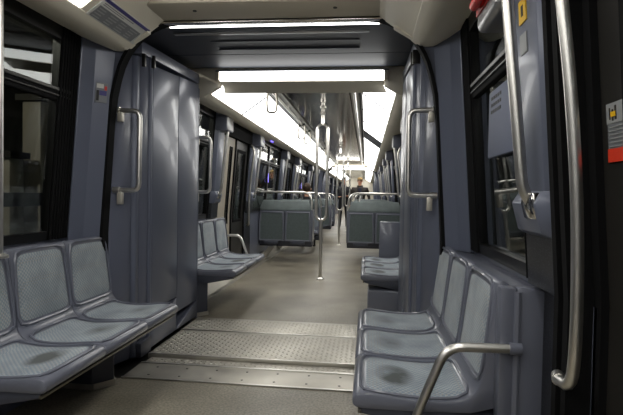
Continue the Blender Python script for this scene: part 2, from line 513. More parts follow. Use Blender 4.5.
def gangway(y0, y1, nm, detailed):
    bulkhead(y0, 0.03, 'wall_bulkhead')
    for sd in (-1, 1):
        struct(MB().box(sd * 0.955, sd * 1.26, y1 - 0.03, y1, 0.0, 2.16).build('wall_bulkhead', 'blue_panel', smooth=0))
    struct(MB().box(-1.26, 1.26, y1 - 0.02, y1, 2.36, 2.5).build('wall_bulkhead', 'gangway_ceiling', smooth=0))
    for yc, s in ((y0, -1),):
        t = struct(arch_ring(yc, 0.07, 0.022, 'trim_1', 'rubber'))
        t.name = 'trim_1' if s < 0 else 'trim_2'
        MB().box(-0.72, 0.72, yc - 0.04, yc + 0.0, 2.250, 2.262).build('bright_edge', 'chrome', t, bevel=0.004)
    for sd in (-1, 1):
        wall = struct(MB().box(sd * 1.08, sd * 1.24, y0 + 0.02, y1 - 0.02, 0.0, 2.3).build('wall_gangway_' + ('left' if sd < 0 else 'right'), 'blue_dark', smooth=0))
        def panel(pl, z0, z1a, z1b, mtl, name='panel'):
            # pl: plan polygon [(x,y)], top slopes from z1a (near) to z1b (far)
            ys = [p[1] for p in pl]; a, b = min(ys), max(ys)
            pl = [(x - sx if x < 1.06 else x, y) for x, y in pl]
            top = [(sd * x, y, z1a + (z1b - z1a) * (y - a) / max(b - a, 1e-4)) for x, y in pl]
            return MB().loft([[(sd * x, y, z0) for x, y in pl], top]).build(name, mtl, wall, bevel=0.006)
        Y = y0 - 3.05
        sx = 0.025 if sd > 0 else 0.0
        panel([(1.068, 3.085 + Y), (1.012, 3.27 + Y), (1.09, 3.27 + Y), (1.09, 3.085 + Y)], 0.0, 2.08, 2.12, 'blue_panel')
        panel([(1.005, 3.275 + Y), (0.985, 3.285 + Y), (0.985, 3.325 + Y), (1.005, 3.335 + Y), (1.09, 3.335 + Y), (1.09, 3.275 + Y)], 0.0, 2.13, 2.14, 'blue_gloss', 'post')
        panel([(0.995, 3.345 + Y), (0.968, 3.435 + Y), (1.09, 3.435 + Y), (1.09, 3.345 + Y)], 0.0, 2.14, 2.16, 'blue_panel')
        panel([(0.96, 3.44 + Y), (0.95, 3.448 + Y), (0.95, 3.468 + Y), (1.09, 3.468 + Y), (1.09, 3.44 + Y)], 0.0, 2.17, 2.175, 'blue_gloss', 'edge_strip')
        panel([(0.95, 3.474 + Y), (0.95, 3.966 + Y), (1.09, 3.966 + Y), (1.09, 3.474 + Y)], 0.30, 2.11, 2.15, 'blue_gloss')
        panel([(0.95, 3.474 + Y), (0.95, 3.966 + Y), (1.09, 3.966 + Y), (1.09, 3.474 + Y)], 0.02, 0.14, 0.295, 'blue_panel', 'kick_panel')
        panel([(0.95, 3.974 + Y), (0.95, y1 - 0.04), (1.09, y1 - 0.04), (1.09, 3.974 + Y)], 0.17, 2.155, 2.19, 'blue_gloss')
        panel([(0.95, 3.974 + Y), (0.95, y1 - 0.04), (1.09, y1 - 0.04), (1.09, 3.974 + Y)], 0.02, 0.03, 0.165, 'blue_panel', 'kick_panel')
        panel([(0.945, 3.30 + Y), (0.945, 3.47 + Y), (1.09, 3.47 + Y), (1.09, 3.30 + Y)], 0.0, 0.1, 0.12, 'blue_dark', 'step_block')
        # sloping top rail above the panels
        a = (0.948 - sx, 3.28 + Y, 2.145); b = (0.948 - sx, y1 - 0.03, 2.20)
        m = MB(); m.loft([[(sd * a[0], a[1], a[2]), (sd * 1.08, a[1], a[2]), (sd * 1.08, a[1], a[2] + 0.085), (sd * a[0], a[1], a[2] + 0.085)],
                          [(sd * b[0], b[1], b[2]), (sd * 1.08, b[1], b[2]), (sd * 1.08, b[1], b[2] + 0.085), (sd * b[0], b[1], b[2] + 0.085)]])
        m.build('top_rail', 'blue_panel', wall, bevel=0.004)
        if detailed:
            for yy, zz in ((3.30, 2.10), (3.455, 2.13)):
                MB().box(sd * (0.93 - sx), sd * 0.955, yy - 0.012, yy + 0.012, zz - 0.045, zz + 0.045).build('hinge', 'alu_dark', wall, bevel=0.003)
    mid = y0 + 0.92
    gc = struct(MB().box(-1.1, 1.1, y0 + 0.02, y1 - 0.02, 2.36, 2.42).build('ceiling_gangway', 'rubber', smooth=0))
    for a, b, za, zb in ((y0 + 0.04, mid - 0.004, 2.285, 2.325), (mid + 0.004, y1 - 0.03, 2.325, 2.345)):
        MB().loft([[(-1.06, a, za), (1.06, a, za), (1.06, a, za + 0.03), (-1.06, a, za + 0.03)], [(-1.06, b, zb), (1.06, b, zb), (1.06, b, zb + 0.03), (-1.06, b, zb + 0.03)]]).build('ceiling_panel', 'gangway_ceiling', gc, smooth=0, bevel=0.003)
    m = MB()
    for yy in (0.50, 0.72):
        m.box(-0.55, 0.55, y0 + yy, y0 + yy + 0.03, 2.292 + 0.02 * yy, 2.306 + 0.02 * yy)
    m.build('ceiling_rib', 'gangway_ceiling', gc, bevel=0.004)
    MB().box(-0.74, 0.62, y0 + 0.27, y0 + 0.31, 2.285, 2.292).build('reflection_trim', 'grey_metal', gc, bevel=0.002)  # pale strip, partly trim, partly standing in for the lamp's reflection

def lintel(ya, yb, zb, mtl_face, name, rise=0.0):
    """fairing that closes the ceiling at a car end; ya = side towards the car, yb = side at the arch"""
    s = 1 if yb > ya else -1
    prof = [(ya, 2.43), (ya, zb + 0.03), (ya + s * 0.012, zb + 0.006), (ya + s * 0.03, zb), (yb, zb + rise), (yb, 2.43)]
    m = MB(); m.loft([[(x, y, z) for y, z in prof] for x in (-0.80, 0.80)])
    return struct(m.build(name, mtl_face, smooth=30))
G0, G1 = 3.05, 4.49
gangway(G0, G1, 'first', True)
lt = lintel(2.74, 3.02, 2.268, 'cream_lintel', 'trim_3')
for x in (-0.42, 0.42):
    MB().lathe([(0.012, -0.004), (0.012, 0.002)], (x, 2.86, 2.268), 10).build('screw', 'alu_dark', lt)
lintel(4.82, 4.50, 2.178, 'cream', 'trim_4', 0.048)
def lamp_bar(y, facing, label, dn):
    t = empty('lamp_bar', (0, y, 2.276)); tag(t, label, 'ceiling light')
    q = MB().box(-0.80, 0.80, -0.03, 0.02, 0.037, 0.05).build('housing', 'gangway_ceiling', t, bevel=0.004)
    MB().box(-0.76, 0.76, -0.045, 0.0, -0.046, 0.036).build('diffuser', 'lamp_bar', t, bevel=0.008)
    for sd in (-1, 1):
        MB().box(sd * 0.76, sd * 0.80, -0.045, 0.0, -0.046, 0.036).build('end_cap', 'cream_lintel', t, bevel=0.006)
    if facing > 0: t.rotation_euler.z = math.pi
    return t
lamp_bar(4.50, -1, 'wide white lamp bar facing the camera above the gangway exit', 0)
q = lamp_bar(3.115, 1, 'slim bright lamp edge behind the top of the nearest arch', 0)
q.scale = (0.9, 0.4, 0.12); q.location.z = 2.266
# second gangway, far away
gangway(18.5, 19.9, 'second', False)
lintel(18.15, 18.47, 2.25, 'cream_lintel', 'trim_5')
lintel(20.2, 19.92, 2.212, 'rail_panel', 'trim_6')
lamp_bar(19.87, -1, 'small faraway lamp bar above the two standing men', 0)
tb = MB().box(-0.52, 0.52, 18.13, 18.16, 2.235, 2.30)
tag(tb.build('cross_light', 'lamp_bar', bevel=0.005), 'thin bright cross bar at the far end of the car ahead', 'ceiling light')

# cove end caps seen past the arches
for yc, s, n in ((4.515, -1, 0), (3.02, 1, 1)):
    for sd in (-1, 1):
        prof = [(0.765, 2.36), (0.765, 2.185), (0.86, 2.128), (0.92, 2.088), (1.0, 2.083), (1.18, 2.14), (1.18, 2.36)]
        m = MB(); m.loft([[(sd * x, yc, z) for x, z in prof], [(sd * x, yc - s * 0.05, z) for x, z in prof]])
        struct(m.build('trim_cove_end', 'cream', smooth=0, bevel=0.004))
        
# ------------------------------------------------------------------ car sides
def wall_lower(sd, y0, y1, nm):
    m = MB(); lbox(sd, 0.0, -0.05, y0, y1, 0.0, 0.89, m)
    o = struct(m.build(nm, 'blue_panel', smooth=0))
    return o
def window(sd, y0, y1, n, mull=(), wide=0.07):
    """dark framed car window with a transom; pane leans with the car side"""
    z0, z1 = 0.89, 2.14
    o = struct(empty('window_%d' % n, (sd * 1.2, (y0 + y1) / 2, z0)))
    loc = o.location.copy()
    def part(mb, name, mtl, **k):
        q = mb.build(name, mtl, o, **k)
        for v in q.data.vertices: v.co -= loc
        return q
    m = MB()
    lbox(sd, 0.02, -0.03, y0, y0 + 0.07, z0, z1, m); lbox(sd, 0.02, -0.03, y1 - wide, y1, z0, z1, m)
    lbox(sd, 0.02, -0.03, y0 + 0.07, y1 - 0.07, z0, z0 + 0.05, m); lbox(sd, 0.02, -0.03, y0 + 0.07, y1 - 0.07, 2.05, z1, m)
    part(m, 'frame', 'rubber_gloss', smooth=0)
    m = MB()
    for q in (0.03, 0.05):
        lbox(sd, 0.028, 0.0, y0 + q - 0.006, y0 + q + 0.004, z0, z1, m); lbox(sd, 0.028, 0.0, y1 - q - 0.004, y1 - q + 0.006, z0, z1, m)
    if wide > 0.1:
        for k in range(5):
            lbox(sd, 0.03, 0.0, y1 - wide + 0.012 + k * 0.026, y1 - wide + 0.026 + k * 0.026, z0, z1, m)
    part(m, 'gasket', 'rubber', smooth=0)
    part(lbox(sd, 0.018, -0.018, y0 + 0.07, y1 - 0.07, 1.70, 1.765), 'transom', 'rubber', smooth=0, bevel=0.006)
    part(lbox(sd, 0.026, 0.0, y0 + 0.07, y1 - 0.07, 1.755, 1.775), 'transom_bead', 'alu_dark', smooth=0, bevel=0.003)
    part(lbox(sd, 0.026, 0.0, y0 + 0.07, y1 - 0.07, 1.725, 1.735), 'transom_bead', 'alu_dark', smooth=0, bevel=0.003)
    part(lbox(sd, 0.0, -0.006, y0 + 0.06, y1 - 0.06, z0 + 0.03, 1.71), 'pane', 'glass', smooth=0)
    part(lbox(sd, 0.0, -0.006, y0 + 0.06, y1 - 0.06, 1.755, 2.06), 'pane', 'glass', smooth=0)
    for y in mull:
        part(lbox(sd, 0.02, -0.03, y - 0.04, y + 0.04, z0, z1), 'mullion', 'rubber_gloss', smooth=0)
    return o
def corner_pillar(sd, y, s, n):
    """folded blue pillar between the window and the arch; s = direction towards the arch"""
    plan = [(0.0, y - s * 0.19), (0.028, y - s * 0.20), (0.072, y - s * 0.115), (0.15, y - s * 0.02), (0.0, y - s * 0.02)]
    m = lprism(sd, plan, [0.868, 2.16])
    return struct(m.build('trim_pillar', 'blue_gloss', smooth=0, bevel=0.006))

def door_pillar(sd, y0, y1, label, rail_y, near=False, box=True):
    """blue post beside a door: glossy face, head box, chrome grab rail in a recessed bracket, dark foot"""
    c = (y0 + y1) / 2
    t = empty('door_pillar', (sd * 1.2, c, 0.0)); tag(t, label, 'pillar')
    loc = t.location.copy()
    def part(mb, name, mtl, parent=t, **k):
        q = mb.build(name, mtl, parent, **k)
        for v in q.data.vertices: v.co -= loc
        return q
    D = 0.06
    part(lprism(sd, [(0.0, y0), (D, y0 + 0.03), (D, y1 - 0.03), (0.0, y1)], [1.14, 2.14]), 'post', 'blue_gloss', smooth=30, bevel=0.008)
    m = MB(); m.loft([[(sd * (wx(z) - d), y, z) for d, y in ((0, y0), (dd, y0 + 0.03), (dd, y1 - 0.03), (0, y1))] for z, dd in ((1.05, 0.03), (1.075, 0.075), (1.165, 0.092), (1.205, 0.066))])
    br = part(m, 'bracket', 'blue_gloss', smooth=30, bevel=0.004)
    pr = [(0.090, 1.115), (0.099, 1.165), (0.094, 1.20), (0.06, 1.20), (0.06, 1.115)]
    m = MB(); m.loft([[(sd * (wx(z) - d), rail_y - 0.05, z) for d, z in pr], [(sd * (wx(z) - d), rail_y + 0.05, z) for d, z in pr]])
    part(m, 'rail_socket', 'chrome', smooth=30, bevel=0.008)
    part(lprism(sd, [(0.0, y0), (0.045, y0 + 0.02), (0.045, y1 - 0.02), (0.0, y1)], [0.885, 1.10]), 'foot_panel', 'speckle', smooth=0, bevel=0.004)
    part(lprism(sd, [(0.0, y0), (0.006, y0 + 0.005), (0.006, y1 - 0.005), (0.0, y1)], [0.0, 0.88]), 'foot_panel', 'speckle', smooth=0)
    pth = [(sd * (wx(1.15) - 0.06), rail_y, 1.14), (sd * (wx(1.21) - 0.105), rail_y, 1.205)] + [(sd * (wx(z) - 0.105 - 0.02 * (z - 1.2) / 0.6), rail_y, z) for z in (1.4, 1.6, 1.8, 1.93 if box else 2.09)]
    part(MB().tube(fillet(pth, 0.06), 0.0185, 12), 'grab_rail', 'steel')
    if box:
        pb = part(MB().box(sd * 1.01, sd * 1.2, y0 + 0.01, y1 - 0.01, 1.92, 2.115), 'head_box', 'blue_panel', bevel=0.008)
        part(MB().box(sd * 1.004, sd * 1.014, y0 + 0.02, y1 - 0.02, 1.93, 2.105), 'head_cover', 'grey_metal', pb, bevel=0.004)
    return t
def door(sd, y0, y1, n, mtl='door_dark', mtl2=None, stile=0.13):
    o = struct(empty('door_%d' % n, (sd * 1.25, (y0 + y1) / 2, 0.0)))
    loc = o.location.copy()
    def part(mb, name, m_, parent=o, **k):
        q = mb.build(name, m_, parent, **k)
        for v in q.data.vertices: v.co -= loc
        return q
    c = (y0 + y1) / 2
    part(lbox(sd, 0.03, -0.06, y0, y1, 1.93, 2.15), 'header', 'rubber', smooth=0)
    for a, b, mt, sw in ((y0 + 0.04, c - 0.012, mtl, stile), (c + 0.012, y1 - 0.04, mtl2 or mtl, 0.13)):
        m = MB()
        lbox(sd, -0.02, -0.06, a, a + sw, 0.01, 1.93, m); lbox(sd, -0.02, -0.06, b - 0.13, b, 0.01, 1.93, m)
        lbox(sd, -0.02, -0.06, a + sw, b - 0.13, 0.01, 0.80, m); lbox(sd, -0.02, -0.06, a + sw, b - 0.13, 1.78, 1.93, m)
        lf = part(m, 'leaf', mt, smooth=0)
        m = MB()
        lbox(sd, -0.012, -0.03, a + sw - 0.01, a + sw + 0.02, 0.78, 1.80, m); lbox(sd, -0.012, -0.03, b - 0.15, b - 0.12, 0.78, 1.80, m)
        lbox(sd, -0.012, -0.03, a + sw - 0.01, b - 0.12, 0.77, 0.81, m); lbox(sd, -0.012, -0.03, a + sw - 0.01, b - 0.12, 1.77, 1.81, m)
        part(m, 'window_gasket', 'rubber', lf, smooth=0)
        part(lbox(sd, -0.03, -0.036, a + sw, b - 0.13, 0.79, 1.79), 'pane', 'glass', lf, smooth=0)
    m = MB()
    for a in (y0, c - 0.012, y1 - 0.04):
        lbox(sd, 0.0, -0.06, a, a + (0.024 if a == c - 0.012 else 0.04), 0.0, 1.93, m)
    part(m, 'rubber_seal', 'rubber', smooth=0)
    return o

wn = [0]
def nwin():
    wn[0] += 1; return wn[0]
ORD = {-1: 'left', 1: 'right'}
# --- car ahead
DOORS = [(5.90, 7.40), (10.40, 11.90), (15.20, 16.70)]
WINS = [(4.67, 5.58), (7.76, 10.02), (12.28, 14.82), (17.05, 18.3)]
PIL = [(5.58, 5.88), (7.42, 7.76), (10.02, 10.38), (11.92, 12.28), (14.82, 15.18), (16.72, 17.05)]
PNAME = ['before the first door', 'after the first door', 'before the second door', 'after the second door', 'before the third door', 'after the third door']
dn = 0
for sd in (-1, 1):
    segs = [4.5] + [v for d in DOORS for v in d] + [18.5]
    for k in range(0, len(segs), 2):
        o = wall_lower(sd, segs[k], segs[k + 1], 'wall_' + ORD[sd])
    for a, b in WINS:
        window(sd, a, b, nwin(), mull=((a + b) / 2,) if b - a > 2 else ())
    for (a, b), nm in zip(PIL, PNAME):
        door_pillar(sd, a, b, 'blue grab-rail pillar on the %s of the car ahead, %s' % (ORD[sd], nm), (a + b) / 2)
    for a, b in DOORS:
        dn += 1
        if sd < 0 and a < 6: door(sd, a, b, dn, 'door_beige', 'door_dark', 0.45)
        else: door(sd, a, b, dn)
    corner_pillar(sd, 4.49, -1, 0)
    corner_pillar(sd, 18.48, 1, 0)
    struct(prism_y([(sd * 1.10, 0.0), (sd * 1.24, 0.0), (sd * 1.24, 0.13), (sd * 1.22, 0.13), (sd * 1.115, 0.03)], 4.5, 18.5).build('baseboard_' + ORD[sd], 'alu', smooth=0))
# --- third car, far away: plain run of wall, windows and pillars
for sd in (-1, 1):
    wall_lower(sd, 19.95, 34, 'wall_' + ORD[sd])
    for k, (a, b) in enumerate(((20.2, 22.2), (22.6, 25.4), (25.8, 28.6), (29.0, 33.6))):
        window(sd, a, b, nwin())
        m = lbox(sd, 0.10, -0.02, b, b + 0.4, 0.0, 2.14)
        struct(m.build('trim_pillar', 'blue_gloss', smooth=0))
struct(MB().box(-1.3, 1.3, 34, 34.1, 0, 2.5).build('wall_end', 'cream', smooth=0))
# --- near car
for sd in (-1, 1):
    wall_lower(sd, 1.38, 3.05, 'wall_' + ORD[sd])
    wall_lower(sd, -4.0, -0.12, 'wall_' + ORD[sd])
    window(sd, 1.82, 2.86, nwin(), wide=0.2)
    window(sd, -3.9, -0.5, nwin(), mull=(-2.2,))
    dn += 1
    door(sd, -0.10, 1.395, dn, 'door_dark')
    corner_pillar(sd, 3.05, 1, 0)
    struct(lbox(sd, 0.08, -0.02, -0.5, -0.12, 0.0, 2.14).build('trim_pillar', 'blue_gloss', smooth=0))
    m = MB()
    for k in range(4):
        lbox(sd, 0.066 - 0.012 * (k % 2), -0.03, 1.40 + k * 0.034, 1.40 + (k + 1) * 0.034 - 0.004, 0.0, 2.14, m)
    struct(m.build('trim_seal', 'rubber', smooth=0))
struct(MB().box(-1.3, 1.3, -4.1, -4.0, 0, 2.5).build('wall_back', 'blue_dark', smooth=0))
door_pillar(1, 1.53, 1.82, 'blue grab-rail pillar with yellow sticker beside the near right door', 1.62, True, False)
door_pillar(-1, 1.43, 1.73, 'blue grab-rail pillar at the left frame edge', 1.62, True, False)
# tunnel outside
struct(MB().box(-2.75, -2.6, -6, 40, -1.2, 3.6).build('wall_tunnel_left', 'concrete', smooth=0))
struct(MB().box(2.6, 2.75, -6, 40, -1.2, 3.6).build('wall_tunnel_right', 'concrete', smooth=0))

# ------------------------------------------------------------------ seats
TOP = [(0.05, 0.392), (0.012, 0.394), (-0.004, 0.404), (-0.006, 0.432), (0.012, 0.452), (0.06, 0.456), (0.2, 0.44), (0.33, 0.438), (0.405, 0.452),
       (0.447, 0.49), (0.462, 0.56), (0.476, 0.68), (0.49, 0.80), (0.497, 0.862), (0.506, 0.884), (0.525, 0.888)]
TOPS = chaikin(TOP, 2)
BACKSIDE = [(0.545, 0.875), (0.545, 0.5), (0.53, 0.43), (0.42, 0.398), (0.2, 0.392)]
LEN = [0.0]
for a, b in zip(TOPS, TOPS[1:]): LEN.append(LEN[-1] + math.hypot(b[0] - a[0], b[1] - a[1]))
def prof_at(s):
    for i in range(len(LEN) - 1):
        if s <= LEN[i + 1] or i == len(LEN) - 2:
            t = (s - LEN[i]) / (LEN[i + 1] - LEN[i])
            a, b = TOPS[i], TOPS[i + 1]
            d = Vector((b[0] - a[0], b[1] - a[1])).normalized()
            return Vector((a[0] + (b[0] - a[0]) * t, a[1] + (b[1] - a[1]) * t)), Vector((-d.y, d.x))
def s_of(pred):
    for s, p in zip(LEN, TOPS):
        if pred(p): return s
SA = s_of(lambda p: p[0] > 0.030 and p[1] > 0.44); SB = s_of(lambda p: p[0] > 0.415)
BA = s_of(lambda p: p[1] > 0.515); BB = s_of(lambda p: p[1] > 0.866)
def pad_point(sa, sb, w, a, b, h, taper=0.0, n=9.0):
    r = max(abs(a), abs(b))
    if r > 1e-6:
        f = ((abs(a) / r) ** n + (abs(b) / r) ** n) ** (-1 / n); a, b = a * f, b * f
    s = (sa + sb) / 2 + a * (sb - sa) / 2
    p, nn = prof_at(s)
    y = b * w * (1 - taper * a)
    q = p + nn * h
    return (q.x, y, q.y)
def pad_mesh(name, sa, sb, w, m_, taper):
    N = 14; m = MB(); vs = []; fs = []
    for i in range(N + 1):
        for j in range(N + 1):
            a, b = -1 + 2 * i / N, -1 + 2 * j / N
            r = max(abs(a), abs(b))
            vs.append(pad_point(sa, sb, w, a, b, 0.011 * (1 - r ** 6) - 0.003, taper))
    for i in range(N):
        for j in range(N):
            k = i * (N + 1) + j; fs.append((k, k + 1, k + N + 2, k + N + 1))
    m.add(vs, fs)
    o = m.build(name, m_, None, smooth=60)
    # orient outwards
    return o
W2 = 0.223
def seat_proto():
    ring = TOPS + BACKSIDE
    ys = [(-W2, 0.010), (-W2 + 0.004, 0.003), (-W2 + 0.012, 0.0), (W2 - 0.012, 0.0), (W2 - 0.004, 0.003), (W2, 0.010)]
    n = len(ring); rings = []
    for y, ins in ys:
        rg = []
        for i in range(n):
            a = Vector(ring[i - 1]); b = Vector(ring[(i + 1) % n]); d = (b - a).normalized()
            p = Vector(ring[i]) - Vector((-d.y, d.x)) * ins
            rg.append((p.x, y, p.y))
        rings.append(rg)
    m = MB(); m.loft(rings)
    for sa, sb, w_, tp in ((SA, SB, 0.200, 0.02), (BA, BB, 0.200, 0.05)):
        loop = []
        for k in range(40):
            t = 2 * math.pi * k / 40; c, s = math.cos(t), math.sin(t); r = max(abs(c), abs(s))
            loop.append(pad_point(sa - 0.006, sb + 0.006, w_ + 0.006, c / r, s / r, 0.002, tp))
        m.tube(loop, 0.0075, 6, True)
    sh = m.build('seat_shell', 'blue_plastic', None, smooth=35)
    pa = pad_mesh('seat_cushion', SA, SB, 0.200, 'fabric_seat', 0.02); pa.parent = sh
    pb = pad_mesh('back_cushion', BA, BB, 0.200, 'fabric_back', 0.05); pb.parent = sh
    return sh
PROTO = seat_proto()
proto_used = [False]
def put_seat(parent, loc, rz):
    o = PROTO if not proto_used[0] else copy_tree(PROTO)
    proto_used[0] = True
    o.parent = parent; o.location = loc; o.rotation_euler = (0, 0, rz)
    return o

def bench(sd, y0, label, pedestal_y, arm_y, endpanels, nseat=3, led=0.60):
    """row of three shell seats along the car side"""
    t = empty('seat_bench', (sd * 0.59, y0, 0), 0 if sd > 0 else math.pi)
    tag(t, label, 'bench', 'side benches of three')
    # local frame: +x towards the wall; along = direction of +y in world for both sides
    k = 1 if sd > 0 else -1
    for i in range(nseat):
        put_seat(t, (0, k * (0.225 + 0.45 * i), 0), 0)
    L = 0.45 * nseat
    def lb(x0, x1, ya, yb, z0, z1, name, mtl, **kw):
        return MB().box(x0, x1, k * ya, k * yb, z0, z1).build(name, mtl, t, **kw)
    m = MB(); pq = [(0.022, 0.394), (0.028, 0.372), (0.30, 0.315), (0.545, 0.315), (0.545, 0.394)]
    m.loft([[(x, k * ya, z) for x, z in pq] for ya in (0.015, L - 0.015)])
    m.build('support_beam', 'blue_dark', t, bevel=0.004)
    lb(0.016, 0.03, 0.01, L - 0.01, 0.372, 0.386, 'under_strip', 'rail_panel', bevel=0.003)
    a, b = pedestal_y
    m = MB()
    ch = 0.10
    pl = [(0.30, k * (a + ch)), (0.30, k * (b - ch)), (0.38, k * b), (0.645, k * b), (0.645, k * a), (0.38, k * a)]
    m.loft([[(x, y, 0.03) for x, y in pl], [(x, y, 0.34) for x, y in pl]])
    pd = m.build('pedestal', 'blue_dark', t, bevel=0.006)
    pl2 = [(x - 0.012 if x < 0.6 else x, y) for x, y in pl]
    MB().loft([[(x, y, 0.0) for x, y in pl2], [(x, y, 0.035) for x, y in pl2]]).build('foot_strip', 'alu', pd)
    # ledge behind the backs up to the window
    lb(0.53, led, 0.0, L if led < 0.62 else L - 0.09, 0.36, 0.866, 'ledge', 'blue_plastic', bevel=0.006)
    for q in endpanels:
        qq = lb(0.555, 0.648, q - 0.035, q + 0.035, 0.0, 0.872, 'end_panel', 'blue_plastic', bevel=0.008)
        lb(0.50, 0.552, q - 0.03, q + 0.03, 0.40, 0.872, 'end_flange', 'blue_plastic', bevel=0.008)
        MB().tube([(0.556, k * (q - 0.036 if q < 0.5 else q + 0.036), 0.02), (0.556, k * (q - 0.036 if q < 0.5 else q + 0.036), 0.86)], 0.012, 8).build('bead', 'blue_plastic', t)
    if arm_y is not None:
        y = k * arm_y
        pth = fillet([(0.555, y, 0.668), (0.318, y, 0.664), (0.222, y, 0.42), (0.205, y, 0.34), (0.30, y, 0.30)], 0.06)
        ar = MB().tube(pth, 0.0165, 12).build('armrest', 'steel', t)
        MB().tube([(0.525, y, 0.668), (0.566, y, 0.668)], 0.021, 12).build('socket', 'blue_plastic', ar)
    return t
bench(-1, 1.735, 'near left row of three teal seats under the large dark window', (0.98, 1.19), None, (0.01,), led=0.645)
bench(1, 1.80, 'near right row of three teal seats with a brushed steel armrest', (0.16, 0.4), -0.075, (-0.02,), led=0.645)
bench(-1, 4.5, 'left row of three teal seats just past the gangway, with an angled armrest', (0.0, 0.2), 1.39, ())
bench(1, 4.56, 'right row of three teal seats just past the gangway, mostly seen end-on', (0.6, 0.9), None, ())
bench(-1, 17.08, 'far left row of three seats at the end of the car ahead', (0.1, 0.4), None, (), 3)
bench(1, 17.08, 'far right row of three seats beside the man in the cap', (0.1, 0.4), None, (), 3)
# panels at the car ahead, right: partition at the bench end and low box under the seats
pt = MB().box(0.79, 1.12, 5.98, 6.03, 0.02, 0.872).build('partition', 'blue_plastic', bevel=0.012)
tag(pt, 'upright blue partition panel at the end of the right bench ahead', 'partition')
bx = MB().box(0.66, 1.2, 4.535, 5.0, 0.0, 0.31).build('floor_cabinet', 'blue_plastic', bevel=0.01)
tag(bx, 'low blue cabinet under the right bench just past the gangway', 'cabinet')
MB().box(0.655, 0.665, 4.56, 4.97, 0.03, 0.28).build('cabinet_door', 'blue_panel', bx, bevel=0.003)

# ------------------------------------------------------------------ transverse double seats with folding seats on their backs
def folding_seat_parts(t, xc, folded):
    fr = MB()
    if folded:
        o = MB()
        w0, w1 = 0.224, 0.205
        out = [(xc - w0, 0.37), (xc + w0, 0.37), (xc + w0, 0.62), (xc + w1, 0.885), (xc - w1, 0.885), (xc - w0, 0.62)]
        inn = [(xc + (x - xc) * 0.88, 0.63 + (z - 0.63) * 0.90) for x, z in out]
        n = len(out); vs = []; fs = []
        for y in (-0.115, -0.06):
            vs += [(x, y, z) for x, z in out] + [(x, y, z) for x, z in inn]
        for i in range(n):
            j = (i + 1) % n
            fs += [(i, j, n + j, n + i), (2 * n + i, 2 * n + j, 3 * n + j, 3 * n + i), (i, j, 2 * n + j, 2 * n + i), (n + i, n + j, 3 * n + j, 3 * n + i)]
        f = o.add(vs, fs).build('folding_seat', 'blue_plastic', t, bevel=0.008)
        MB().loft([[(x, -0.104, z) for x, z in inn], [(x, -0.065, z) for x, z in inn]]).build('folding_pad', 'grille', f)
        MB().loft([[(xc - 0.13, y, 0.37), (xc + 0.13, y, 0.37), (xc + 0.11, y, 0.315), (xc - 0.11, y, 0.315)] for y in (-0.13, -0.06)]).build('pull_lip', 'blue_dark', f, bevel=0.008)
    else:
        f = MB().box(xc - 0.2, xc + 0.2, -0.46, -0.07, 0.43, 0.475).build('folding_seat', 'blue_plastic', t, bevel=0.015)
        MB().box(xc - 0.175, xc + 0.175, -0.44, -0.1, 0.475, 0.487).build('folding_pad', 'fabric_back', f, bevel=0.005)
def double_seat(loc, rz, label, rail_in, fold=(True, True)):
    t = empty('double_seat', loc, rz)
    tag(t, label, 'seat', 'double seats set across the car')
    for xc in (-0.232, 0.232):
        put_seat(t, (xc, 0.53, 0), -math.pi / 2)
    MB().box(-0.47, 0.47, -0.06, 0.0, 0.31, 0.90).build('back_board', 'blue_dark', t, bevel=0.01)
    MB().box(-0.47, 0.47, 0.02, 0.34, 0.27, 0.36).build('support_beam', 'blue_dark', t, bevel=0.01)
    for i, xc in enumerate((-0.232, 0.232)):
        folding_seat_parts(t, xc, fold[i])
    # backrest hump with fabric
    prof = [(-0.055, 0.895), (-0.06, 0.93), (-0.03, 1.07), (0.0, 1.085), (0.035, 1.07), (0.07, 0.93), (0.065, 0.895)]
    hw = [0.462, 0.462, 0.405, 0.395, 0.405, 0.462, 0.462]
    MB().loft([[(-h, y, z) for (y, z), h in zip(prof, hw)], [(h, y, z) for (y, z), h in zip(prof, hw)]]).build('head_cushion', 'headrest', t, bevel=0.012, smooth=50)
    s = rail_in
    r = MB().tube(fillet([(-s * 0.50, 0.0, 1.225), (s * 0.37, 0.0, 1.225), (s * 0.452, -0.01, 1.13), (s * 0.468, -0.02, 0.88)], 0.09), 0.0165, 10)
    r.build('handrail', 'steel', t)
    MB().tube(fillet([(s * 0.20, 0.02, 1.225), (s * 0.26, 0.09, 1.2), (s * 0.30, 0.12, 1.0)], 0.06), 0.011, 8).build('rail_stay', 'steel', t)
    MB().box(s * 0.452, s * 0.478, -0.07, 0.3, 0.36, 0.92).build('side_cheek', 'blue_plastic', t, bevel=0.01)
    # slanting foot
    m = MB(); m.loft([[(s * x, y, z) for x, z in ((-0.46, 0.02), (-0.38, 0.02), (-0.20, 0.25), (-0.32, 0.25))] for y in (0.06, 0.12)])
    m.build('foot', 'alu', t, bevel=0.004)
    return t
XM = 0.775
double_seat((-XM, 8.5, 0), 0, 'left double seat ahead with two folded seats on its back, nearest to the first pole', 1)
double_seat((XM, 8.5, 0), 0, 'right double seat ahead with two folded seats on its back, nearest to the first pole', -1)
double_seat((-XM, 10.2, 0), math.pi, 'left double seat facing the camera, in front of the brown-haired passenger', -1, (False, True))
double_seat((XM, 10.2, 0), math.pi, 'right double seat facing the camera, behind the nearest right one', 1)
double_seat((-XM, 13.1, 0), 0, 'left double seat past the second door, backs to the camera', 1)
double_seat((XM, 13.1, 0), 0, 'right double seat past the second door, backs to the camera', -1)
double_seat((-XM, 14.75, 0), math.pi, 'farthest left double seat facing the camera', -1)
double_seat((XM, 14.75, 0), math.pi, 'farthest right double seat facing the camera', 1)

